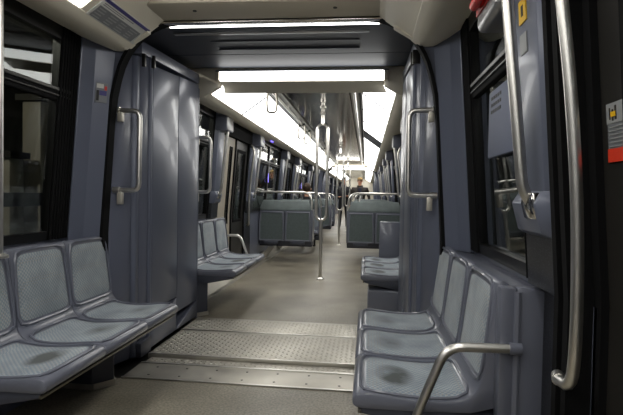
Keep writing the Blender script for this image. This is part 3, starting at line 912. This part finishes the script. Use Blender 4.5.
# ------------------------------------------------------------------ poles, rails, grips
def stanchion(y, label):
    t = empty('stanchion_pole', (0, y, 0)); tag(t, label, 'pole', 'centre poles')
    MB().lathe([(0.055, 0.0), (0.055, 0.008), (0.03, 0.022), (0.022, 0.03)], seg=20).build('floor_flange', 'steel', t)
    MB().tube([(0, 0, 0.02), (0, 0, 0.84)], 0.024, 14).build('lower_tube', 'steel', t)
    hw = 0.074
    pts = []
    for k in range(13):
        a = math.pi * k / 12
        pts.append((-hw * math.cos(a), 0, 2.09 + 0.08 * math.sin(a)))
    for k in range(13):
        a = math.pi * k / 12
        pts.append((hw * math.cos(a), 0, 0.92 - 0.09 * math.sin(a)))
    MB().tube(pts, 0.021, 12, True).build('loop', 'steel', t)
    MB().tube([(0, 0, 2.16), (0, 0, 2.40)], 0.023, 14).build('upper_tube', 'steel', t)
    MB().lathe([(0.023, 2.30), (0.036, 2.306), (0.036, 2.344), (0.023, 2.35)], seg=16).build('collar', 'chrome', t)
    MB().lathe([(0.02, 2.385), (0.045, 2.395), (0.045, 2.408)], seg=16).build('ceiling_flange', 'steel', t)
stanchion(6.85, 'nearest centre pole with a long steel loop, standing clear on the floor')
stanchion(11.65, 'second centre pole with a steel loop, between the facing seats and the men')
stanchion(16.45, 'farthest centre pole, right in front of the two standing men')

def ceiling_rail(sd, y0, y1, label):
    t = empty('ceiling_rail', (sd * 0.462, y0, 2.345)); tag(t, label, 'handrail')
    MB().tube([(0, 0, 0), (0, y1 - y0, 0)], 0.0165, 10).build('tube', 'steel', t)
    n = int((y1 - y0) / 1.5)
    for k in range(n + 1):
        y = 0.1 + k * (y1 - y0 - 0.2) / n
        MB().tube([(0, y, 0.0), (0, y, 0.055)], 0.01, 8).build('hanger', 'steel', t)
ceiling_rail(-1, 5.0, 17.9, 'left ceiling handrail running along the car ahead')
ceiling_rail(1, 5.0, 17.9, 'right ceiling handrail running along the car ahead')
def grip(y, label, sd=-1):
    t = empty('hanging_grip', (sd * 0.462, y, 2.345)); tag(t, label, 'grip', 'hanging grips')
    pts = fillet([(-0.045, 0, 0.0), (-0.06, 0, -0.12), (-0.05, 0, -0.235), (0.05, 0, -0.235), (0.06, 0, -0.12), (0.045, 0, 0.0)], 0.03, 4)
    MB().tube(pts, 0.0125, 8).build('loop', 'rail_panel', t)
    MB().tube([(-0.05, 0, 0), (0.05, 0, 0)], 0.021, 10).build('sleeve', 'alu_dark', t)
for y, l in ((5.5, 'nearest hanging steel grip, just past the gangway lamp bar'), (8.1, 'second hanging steel grip, in front of the left light strip'),
             (8.9, 'third hanging steel grip from the gangway'), (12.2, 'fourth hanging steel grip from the gangway'), (13.4, 'farthest hanging steel grip from the gangway')):
    grip(y, l)

def grab_handle(sd, y, label):
    t = empty('grab_handle', (sd * 1.045, y, 1.17)); tag(t, label, 'handle', 'gangway grab handles')
    pts = fillet([(0.0, 0, 0.02), (-sd * 0.165, 0, 0.02), (-sd * 0.168, 0, 0.545), (-sd * 0.01, 0, 0.55)], 0.05)
    MB().tube(pts, 0.0165, 12).build('bar', 'steel', t)
    for z0, z1 in ((-0.075, 0.012), (0.475, 0.545)):
        MB().box(-sd * 0.05, -sd * 0.015, -0.012, 0.022, z0, z1).build('bracket', 'alu', t, bevel=0.004)
    for z in (0.02, 0.55):
        MB().tube([(0.012 * sd, 0, z), (-sd * 0.03, 0, z)], 0.022, 10).build('end_boss', 'steel', t)
grab_handle(-1, 3.11, 'left steel grab handle on the nearest gangway arch')
grab_handle(1, 3.11, 'right steel grab handle on the nearest gangway arch')
grab_handle(-1, 4.60, 'left steel grab handle past the gangway, beside the far left row of seats')
# near right door pole and left edge pole
t = empty('door_pole', (1.12, 1.28, 0.7)); tag(t, 'thick curved steel pole in front of the near right door', 'pole')
pp = [(1.14, 1.365, 0.70), (1.147, 1.30, 0.702), (1.148, 1.28, 0.80), (1.147, 1.28, 1.0), (1.139, 1.28, 1.2), (1.118, 1.28, 1.45), (1.09, 1.28, 1.67), (1.06, 1.28, 1.88), (1.04, 1.28, 2.09)]
MB().tube([Vector(p) - Vector((1.12, 1.28, 0.7)) for p in chaikin(pp, 2)], 0.015, 14).build('tube', 'steel', t)
MB().tube([(0.02, 0.08, 0.0), (0.03, 0.112, 0.0)], 0.017, 12).build('wall_boss', 'steel', t)
for (a, b), nm in zip(DOORS, ('first', 'second', 'third')):
    for sd in (-1, 1):
        y = b - 0.10
        t = empty('door_pole', (sd * 1.1, y, 0.7)); tag(t, 'long curved steel pole at the far edge of the %s %s door ahead' % (nm, ORD[sd]), 'pole', 'door poles of the car ahead')
        pq = [(1.19, 0.05, 0.70), (1.148, 0.0, 0.712), (1.148, 0, 0.80), (1.147, 0, 1.0), (1.139, 0, 1.2), (1.118, 0, 1.45), (1.09, 0, 1.67), (1.07, 0, 1.83), (1.13, 0.03, 1.92)]
        MB().tube([Vector((sd * (p[0] - 1.1), p[1], p[2] - 0.7)) for p in chaikin(pq, 2)], 0.0165, 10).build('tube', 'steel', t)
t = empty('window_pole', (-1.03, 2.04, 0.87)); tag(t, 'pale vertical steel pole at the left edge of the picture', 'pole')
MB().tube([(0, 0, 0.0), (0.0, 0, 1.2)], 0.022, 14).build('tube', 'steel', t)
MB().lathe([(0.045, 0.0), (0.045, 0.01), (0.026, 0.02)], seg=16).build('flange', 'steel', t)

# ------------------------------------------------------------------ small fittings and print
def on_slope(sd, u0, u1, ya, yb, th, off):
    """box on the diffuser slope; u from 0 (outer) to 1 (inner)"""
    (xa, za), (xb, zb) = DIFF_A, DIFF_B
    nx, nz = -(zb - za), (xb - xa); l = math.hypot(nx, nz); nx, nz = nx / l, nz / l
    P = lambda u, h: (sd * (xa + (xb - xa) * u + nx * h), za + (zb - za) * u + nz * h)
    pr = [P(u0, off), P(u1, off), P(u1, off + th), P(u0, off + th)]
    return prism_y(pr, ya, yb)
rm = on_slope(-1, -0.02, 0.36, 2.47, 3.0, 0.006, 0.001).build('route_map', 'paper', bevel=0.001)
tag(rm, 'route map panel with a purple header on the near left ceiling slope', 'sign')
on_slope(-1, 0.30, 0.35, 2.48, 2.99, 0.002, 0.007).build('header_stripe', 'print_purple', rm)
on_slope(-1, 0.0, 0.21, 2.49, 2.95, 0.002, 0.007).build('print_field', 'print_grey', rm)
m = MB()
for k in range(4):
    for q in range(4):
        y = 2.50 + k * 0.112; u = 0.02 + q * 0.047
        mm = on_slope(-1, u, u + 0.018, y, y + 0.06 + 0.03 * random.random(), 0.001, 0.009); m.add(mm.v, mm.f)
m.build('text_rows', 'print_mid', rm)['kind'] = 'stuff'
m = MB()
for q in range(2):
    mm = on_slope(-1, 0.235 + 0.03 * q, 0.247 + 0.03 * q, 2.50, 2.72 + 0.1 * q, 0.001, 0.007); m.add(mm.v, mm.f)
m.build('title_rows', 'print_grey', rm)['kind'] = 'stuff'

# small colour notice on the left pillar
def on_corner(a, b, z0, z1, e):
    P = lambda t, h: (0.074 + (0.148 - 0.074) * t + h * 0.77, 2.935 + 0.092 * t - h * 0.63)
    pl = [P(a, e), P(b, e), P(b, e - 0.006), P(a, e - 0.006)]
    return lprism(-1, pl, [z0, z1])
pn = on_corner(0.1, 0.72, 1.745, 1.87, 0.006).build('pillar_notice', 'print_grey', smooth=0)
tag(pn, 'small colour notice on the near left blue pillar', 'notice')
on_corner(0.14, 0.5, 1.835, 1.862, 0.008).build('white_field', 'paper', pn, smooth=0)
on_corner(0.3, 0.68, 1.79, 1.82, 0.008).build('blue_field', 'print_purple', pn, smooth=0)
on_corner(0.55, 0.68, 1.825, 1.85, 0.008).build('red_field', 'red', pn, smooth=0)
on_corner(0.14, 0.28, 1.755, 1.82, 0.008).build('dark_field', 'black', pn, smooth=0)

# right: alarm handle unit
t = empty('alarm_unit', (1.12, 1.93, 1.9)); tag(t, 'grey alarm unit with a red handle high on the right window', 'alarm')
MB().box(-0.07, 0.06, -0.16, 0.14, -0.06, 0.17).build('housing', 'grey_metal', t, bevel=0.03, bseg=3)
MB().tube(fillet([(-0.075, -0.10, 0.08), (-0.10, -0.08, 0.02), (-0.10, 0.06, 0.02), (-0.075, 0.08, 0.08)], 0.03), 0.018, 10).build('handle', 'red', t)
MB().box(-0.078, -0.068, -0.13, 0.11, 0.0, 0.15).build('face_plate', 'red', t, bevel=0.004)
# intercom panel
t = empty('intercom_panel', (1.19, 2.07, 1.36)); tag(t, 'flat blue-grey intercom panel with speaker holes beside the right grab rail', 'intercom')
MB().box(-0.02, 0.0, -0.22, 0.26, 0.0, 0.30).build('body', 'blue_matte', t, bevel=0.009, bseg=2)
m = MB()
for a in range(3):
    for b in range(5):
        y = 0.20 - b * 0.034; z = 0.262 - a * 0.03
        m.box(-0.022, -0.015, y - 0.010, y + 0.010, z - 0.007, z + 0.007)
m.build('speaker_holes', 'black', t)['kind'] = 'stuff'
# stickers on the right pillar
def on_pillar(y0, y1, z0, z1, d):
    return lprism(1, [(d, y0), (d, y1), (d - 0.004, y1), (d - 0.004, y0)], [z0, z1])
ys = on_pillar(1.645, 1.715, 1.755, 1.83, 0.0635).build('warning_sticker', 'yellow', smooth=0)
tag(ys, 'small yellow warning sticker on the right blue pillar', 'sticker')
on_pillar(1.67, 1.69, 1.775, 1.81, 0.0645).build('pictogram', 'jacket_brown', ys, smooth=0)
gs = on_pillar(1.65, 1.715, 1.655, 1.72, 0.0635).build('grey_sticker', 'print_mid', smooth=0)
tag(gs, 'grey square sticker under the yellow one on the right pillar', 'sticker')
# door notice
def on_door(y0, y1, z0, z1, d):
    return lprism(1, [(d, y0), (d, y1), (d - 0.003, y1), (d - 0.003, y0)], [z0, z1])
ds = on_door(1.16, 1.315, 1.29, 1.418, -0.015).build('door_notice', 'print_grey', smooth=0)
tag(ds, 'grey safety notice with a red band on the near right door', 'notice')
on_door(1.16, 1.315, 1.275, 1.308, -0.013).build('red_band', 'orange_red', ds, smooth=0)
on_door(1.16, 1.315, 1.37, 1.42, -0.013).build('picture_field', 'print_mid', ds, smooth=0)
m = MB()
for k, (a, b, c_, d_) in enumerate(((1.265, 1.273, 1.378, 1.412), (1.28, 1.287, 1.376, 1.404), (1.295, 1.30, 1.38, 1.409))):
    mm = on_door(a, b, c_, d_, -0.012); m.add(mm.v, mm.f)
m.build('pictogram', 'jacket_brown', ds, smooth=0)
mm = on_door(1.268, 1.292, 1.386, 1.398, -0.0115); mm.build('pictogram', 'yellow', ds, smooth=0)
m = MB()
for k in range(6):
    z = 1.36 - k * 0.0095
    mm = on_door(1.19 + 0.03 * random.random(), 1.305, z, z + 0.0025, -0.0125); m.add(mm.v, mm.f)
m.build('text_rows', 'print_mid', ds, smooth=0)['kind'] = 'stuff'
# blue indicator lamps, then glowing strips that stand in for blue window reflections
for k, z in enumerate((2.125, 2.085)):
    o = MB().lathe([(0.006, -0.014), (0.016, -0.008), (0.016, 0.008), (0.006, 0.014)], (-0.985, 8.15 + 0.12 * k, 2.074), 10).build('indicator_lamp', 'led_blue')
    tag(o, ('nearer' if k == 0 else 'farther') + ' of two small blue indicator lamps on the left ceiling edge', 'lamp', 'blue indicator lamps')
for (y, z0, z1, l) in ((8.89, 1.395, 1.575, 'larger glowing strip imitating a blue reflection on the left window bar, above the double seat'), (13.55, 1.35, 1.52, 'smaller glowing strip imitating a blue reflection on the left window bar, far down the car')):
    t = empty('reflection_strip', (-wx(z0) + 0.02, y, z0)); tag(t, l, 'lamp', 'blue reflection strips')
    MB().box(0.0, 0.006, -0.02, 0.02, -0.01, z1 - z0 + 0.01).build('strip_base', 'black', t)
    MB().box(0.004, 0.012, -0.014, 0.014, 0.0, z1 - z0).build('reflection_glow', 'led_blue', t)
# outside the near left window: pale columns, a dark cable tray and an unseen lamp added to light them
for y0, y1, x, l in ((3.42, 3.58, -2.05, 'nearer pale column seen outside the near left window'), (3.70, 3.84, -2.0, 'farther pale column seen outside the near left window')):
    o = MB().box(x - 0.16, x, y0, y1, -1.2, 1.42 if y0 < 3.5 else 1.9).build('tunnel_column', 'door_beige', bevel=0.01)
    tag(o, l, 'column', 'columns outside the left window')
    MB().box(x - 0.2, x + 0.03, y0 - 0.03, y1 + 0.03, (1.42 if y0 < 3.5 else 1.9), (1.42 if y0 < 3.5 else 1.9) + 0.05).build('cap', 'concrete', o)
o = MB().box(-1.95, -1.85, 2.2, 4.6, 1.06, 1.16).build('cable_tray', 'alu_dark', bevel=0.005)
tag(o, 'dark horizontal cable tray outside the near left window', 'cable tray')
t = empty('added_lamp', (-2.3, 1.2, 2.9)); tag(t, 'unseen lamp added to light the columns outside the train, left of the near window', 'lamp')
MB().box(-0.28, -0.02, -0.06, 0.06, 0.02, 0.1).build('arm', 'alu_dark', t)
MB().lathe([(0.04, 0.02), (0.09, 0.0), (0.12, -0.06), (0.11, -0.06), (0.03, 0.0)], seg=16).build('lamp_shade', 'alu_dark', t)
ld = bpy.data.lights.new('added_bulb', 'POINT'); ld.energy = 60; ld.color = (1.0, 0.93, 0.8); ld.shadow_soft_size = 0.06
lo = bpy.data.objects.new('bulb', ld); COL.objects.link(lo); lo.parent = t; lo.location = (0, 0, -0.1)

# ------------------------------------------------------------------ people
def figure(name, joints, edges, root, mats, pick, sub=2):
    me = bpy.data.meshes.new(name)
    keys = list(joints)
    me.from_pydata([joints[k][0] for k in keys], [(keys.index(a), keys.index(b)) for a, b in edges], [])
    o = bpy.data.objects.new(name, me); COL.objects.link(o)
    o.modifiers.new('skin', 'SKIN')
    sv = me.skin_vertices[0].data
    for i, k in enumerate(keys):
        r = joints[k][1]
        sv[i].radius = r if isinstance(r, tuple) else (r, r)
        sv[i].use_root = (k == root)
    sm = o.modifiers.new('sub', 'SUBSURF'); sm.levels = sub; sm.render_levels = sub
    dg = bpy.context.evaluated_depsgraph_get(); dg.update()
    new = bpy.data.meshes.new_from_object(o.evaluated_get(dg))
    o.modifiers.clear(); o.data = new
    bpy.data.meshes.remove(me)
    new.materials.clear()
    for m_ in mats: new.materials.append(MAT[m_])
    for p in new.polygons:
        p.use_smooth = True; p.material_index = pick(p.center)
    return o
def head_parts(o, hc, hair, face_dir, cap=None, bald=False):
    """hair shell, eyes, ears, nose on a head centred at hc; face_dir = +1/-1 along y"""
    hx, hy, hz = hc
    d = face_dir
    def ell(rx, ry, rz, c, z0=-1.0, seg=14, rings=9, keep=None):
        m = MB(); rg = []
        for i in range(rings + 1):
            t = -math.pi / 2 + math.pi * i / rings
            rg.append([(c[0] + rx * max(math.cos(t), .02) * math.cos(a), c[1] + ry * max(math.cos(t), .02) * math.sin(a), c[2] + rz * math.sin(t)) for a in [2 * math.pi * k / seg for k in range(seg)]])
        return m.loft(rg)
    ell(0.092, 0.1, 0.10, (hx, hy - d * 0.03, hz + 0.035)).build('hair', hair, o, smooth=80)
    for s in (-1, 1):
        ell(0.011, 0.02, 0.03, (hx + s * 0.086, hy - d * 0.005, hz - 0.005), seg=8, rings=5).build('ear', 'skin', o, smooth=80)
        ell(0.010, 0.006, 0.007, (hx + s * 0.032, hy + d * 0.092, hz + 0.008), seg=8, rings=5).build('eye', 'hair_black', o, smooth=80)
    ell(0.012, 0.02, 0.024, (hx, hy + d * 0.10, hz - 0.02), seg=8, rings=5).build('nose', 'skin', o, smooth=80)
    ell(0.026, 0.006, 0.005, (hx, hy + d * 0.088, hz - 0.06), seg=8, rings=5).build('mouth', 'red', o, smooth=80)
    if cap:
        c = ell(0.1, 0.115, 0.065, (hx, hy - d * 0.005, hz + 0.085)).build('cap', cap, o, smooth=80)
        m = MB()
        pts = [(hx + 0.085 * math.cos(a), hy + d * (0.06 + 0.10 * math.sin(a)), hz + 0.065 - 0.012 * math.sin(a)) for a in [math.pi * k / 10 for k in range(11)]]
        m.loft([pts, [(x, y, z + 0.012) for x, y, z in pts]]).build('brim', cap, c, smooth=60)
def standing(name, x, y, H, d, mats, arms, label, bulk=1.0):
    k = H / 1.78
    J = {}
    def j(n, px, py, pz, r): J[n] = ((x + px * k, y + d * py * k, pz * k), tuple(q * k for q in r) if isinstance(r, tuple) else r * k)
    j('pel', 0, 0, 0.93, (0.15, 0.105)); j('waist', 0, 0, 1.1, (0.155 * bulk, 0.11 * bulk)); j('chest', 0, 0.0, 1.3, (0.18 * bulk, 0.125 * bulk)); j('neckb', 0, -0.01, 1.45, (0.095, 0.08))
    j('neck', 0, 0.0, 1.53, 0.056); j('h1', 0, 0.012, 1.60, (0.073, 0.083)); j('h2', 0, 0.012, 1.70, (0.082, 0.095)); j('h3', 0, 0.0, 1.765, (0.05, 0.06))
    E = [('pel', 'waist'), ('waist', 'chest'), ('chest', 'neckb'), ('neckb', 'neck'), ('neck', 'h1'), ('h1', 'h2'), ('h2', 'h3')]
    for s, n in ((-1, 'l'), (1, 'r')):
        j('hip' + n, s * 0.1, 0, 0.84, 0.095); j('kn' + n, s * 0.115, 0.02, 0.48, 0.066); j('an' + n, s * 0.12, -0.01, 0.10, 0.045)
        j('he' + n, s * 0.122, 0.01, 0.045, 0.042); j('to' + n, s * 0.14, 0.17, 0.035, 0.032)
        E += [('pel', 'hip' + n), ('hip' + n, 'kn' + n), ('kn' + n, 'an' + n), ('an' + n, 'he' + n), ('he' + n, 'to' + n)]
        el, wr, hd = arms[n]
        j('sh' + n, s * 0.19 * bulk, 0, 1.40, 0.075 * bulk); j('el' + n, *el, 0.055); j('wr' + n, *wr, 0.04); j('hd' + n, *hd, (0.042, 0.026))
        E += [('chest', 'sh' + n), ('sh' + n, 'el' + n), ('el' + n, 'wr' + n), ('wr' + n, 'hd' + n)]
        dv = Vector(hd) - Vector(wr); dv.normalize()
        side = Vector((1, 0, 0)) if abs(dv.x) < 0.7 else Vector((0, 1, 0))
        base = Vector(hd)
        for q, (o_, ln) in enumerate(((-0.03, 0.06), (-0.01, 0.072), (0.011, 0.068), (0.03, 0.052))):
            b0 = base + side * o_ + dv * 0.035; b1 = b0 + dv * ln * 0.6 + Vector((0, 0, -0.01)); b2 = b1 + dv * ln * 0.5 + Vector((0, 0, -0.02))
            j('f%d0%s' % (q, n), *b0, 0.010); j('f%d1%s' % (q, n), *b1, 0.009); j('f%d2%s' % (q, n), *b2, 0.008)
            E += [('hd' + n, 'f%d0%s' % (q, n)), ('f%d0%s' % (q, n), 'f%d1%s' % (q, n)), ('f%d1%s' % (q, n), 'f%d2%s' % (q, n))]
        th = base - side * 0.045 + dv * 0.005; th2 = th - side * 0.01 + dv * 0.045
        j('t0' + n, *th, 0.011); j('t1' + n, *th2, 0.009); E += [('hd' + n, 't0' + n), ('t0' + n, 't1' + n)]
    hands = [Vector(J['hd' + n][0]) for n in 'lr']
    wrs = [Vector(J['wr' + n][0]) for n in 'lr']
    def pick(c):
        if c.z > 1.515 * k: return 2
        for h, q in zip(hands, wrs):
            if (c - h).length < 0.14 and (c - h).dot(h - q) > -0.002: return 2
        if c.z < 0.075 * k: return 3
        if c.z < 0.82 * k: return 1
        return 0
    o = figure(name, J, E, 'pel', mats, pick, 1)
    tag(o, label, 'person')
    return o, (x, y + d * 0.012 * k, 1.675 * k), k
arms1 = {'l': ((-0.27, 0.04, 1.14), (-0.20, 0.24, 1.06), (-0.14, 0.31, 1.09)), 'r': ((0.27, 0.02, 1.14), (0.19, 0.22, 1.10), (0.13, 0.29, 1.13))}
arms2 = {'l': ((-0.33, -0.02, 1.12), (-0.33, 0.10, 0.90), (-0.30, 0.14, 0.82)), 'r': ((0.33, -0.02, 1.12), (0.33, 0.08, 0.90), (0.31, 0.12, 0.82))}
o, hc, k = standing('person', -0.19, 17.95, 1.84, -1, ['jacket_black', 'trousers', 'skin', 'black'], arms1, 'standing man in black coat and trousers at the far end, hands held together in front')
head_parts(o, hc, 'hair_black', -1)
o, hc, k = standing('person', 0.40, 17.40, 1.80, -1, ['jacket_brown', 'trousers', 'skin', 'black'], arms2, 'standing man in a tan cap and open dark jacket at the far end', 1.22)
head_parts(o, hc, 'hair', -1, 'cap_tan')
MB().loft([[(0.40 + sx * w_, 17.40 - yy, z) for sx, yy in ((-1, 0.150), (1, 0.150), (1, 0.09), (-1, 0.09))] for z, w_ in ((1.0, 0.05), (1.25, 0.06), (1.46, 0.05))]).build('shirt', 'shirt_navy', o, bevel=0.01)
m = MB()
for s in (-1, 1):
    m.tube([(0.40 + s * 0.03, 17.40 - 0.135, 1.28), (0.40 + s * 0.075, 17.40 - 0.115, 1.44), (0.40 + s * 0.085, 17.40 - 0.0, 1.53), (0.40 + s * 0.03, 17.40 + 0.08, 1.54)], 0.024, 8)
m.build('collar', 'jacket_brown', o)
# seated passenger, back to the camera
def seated(x, y, label):
    J = {}
    def j(n, px, py, pz, r): J[n] = ((x + px, y + py, pz), r)
    j('pel', 0, 0, 0.57, (0.16, 0.11)); j('waist', 0, -0.02, 0.74, (0.15, 0.11)); j('chest', 0, -0.01, 0.94, (0.175, 0.12)); j('neckb', 0, 0.0, 1.10, (0.09, 0.08))
    j('neck', 0, 0.02, 1.17, 0.055); j('h1', 0, 0.035, 1.235, (0.073, 0.083)); j('h2', 0, 0.035, 1.33, (0.082, 0.095)); j('h3', 0, 0.02, 1.395, (0.05, 0.06))
    E = [('pel', 'waist'), ('waist', 'chest'), ('chest', 'neckb'), ('neckb', 'neck'), ('neck', 'h1'), ('h1', 'h2'), ('h2', 'h3')]
    for s, n in ((-1, 'l'), (1, 'r')):
        j('hip' + n, s * 0.1, 0.08, 0.56, 0.085); j('kn' + n, s * 0.12, 0.46, 0.55, 0.064); j('an' + n, s * 0.12, 0.48, 0.10, 0.045); j('he' + n, s * 0.12, 0.47, 0.045, 0.042); j('to' + n, s * 0.13, 0.64, 0.035, 0.032)
        j('sh' + n, s * 0.185, 0, 1.04, 0.073); j('el' + n, s * 0.24, 0.06, 0.78, 0.054); j('wr' + n, s * 0.15, 0.29, 0.70, 0.04); j('hd' + n, s * 0.12, 0.37, 0.68, (0.042, 0.026))
        E += [('pel', 'hip' + n), ('hip' + n, 'kn' + n), ('kn' + n, 'an' + n), ('an' + n, 'he' + n), ('he' + n, 'to' + n), ('chest', 'sh' + n), ('sh' + n, 'el' + n), ('el' + n, 'wr' + n), ('wr' + n, 'hd' + n)]
        for q, (o_, ln) in enumerate(((-0.03, 0.06), (-0.01, 0.072), (0.011, 0.068), (0.03, 0.052))):
            j('f%d0%s' % (q, n), s * 0.12 + o_, 0.41, 0.675, 0.010); j('f%d1%s' % (q, n), s * 0.12 + o_, 0.41 + ln * .6, 0.66, 0.009); j('f%d2%s' % (q, n), s * 0.12 + o_, 0.41 + ln, 0.635, 0.008)
            E += [('hd' + n, 'f%d0%s' % (q, n)), ('f%d0%s' % (q, n), 'f%d1%s' % (q, n)), ('f%d1%s' % (q, n), 'f%d2%s' % (q, n))]
        j('t0' + n, s * 0.075, 0.38, 0.68, 0.011); j('t1' + n, s * 0.065, 0.42, 0.675, 0.009); E += [('hd' + n, 't0' + n), ('t0' + n, 't1' + n)]
    def pick(c):
        if c.z > 1.16: return 2
        if c.y - y > 0.33 and 0.62 < c.z < 0.72 and abs(c.x - x) < 0.2 and c.z > 0.625: return 2
        if c.z < 0.075: return 3
        if c.z < 0.66: return 1
        return 0
    o = figure('person', J, E, 'pel', ['jacket_black', 'trousers', 'skin', 'black'], pick, 1)
    tag(o, label, 'person')
    head_parts(o, (x, y + 0.035, 1.31), 'hair', 1)
seated(-0.655, 10.52, 'seated brown-haired passenger in dark clothes with back to the camera')
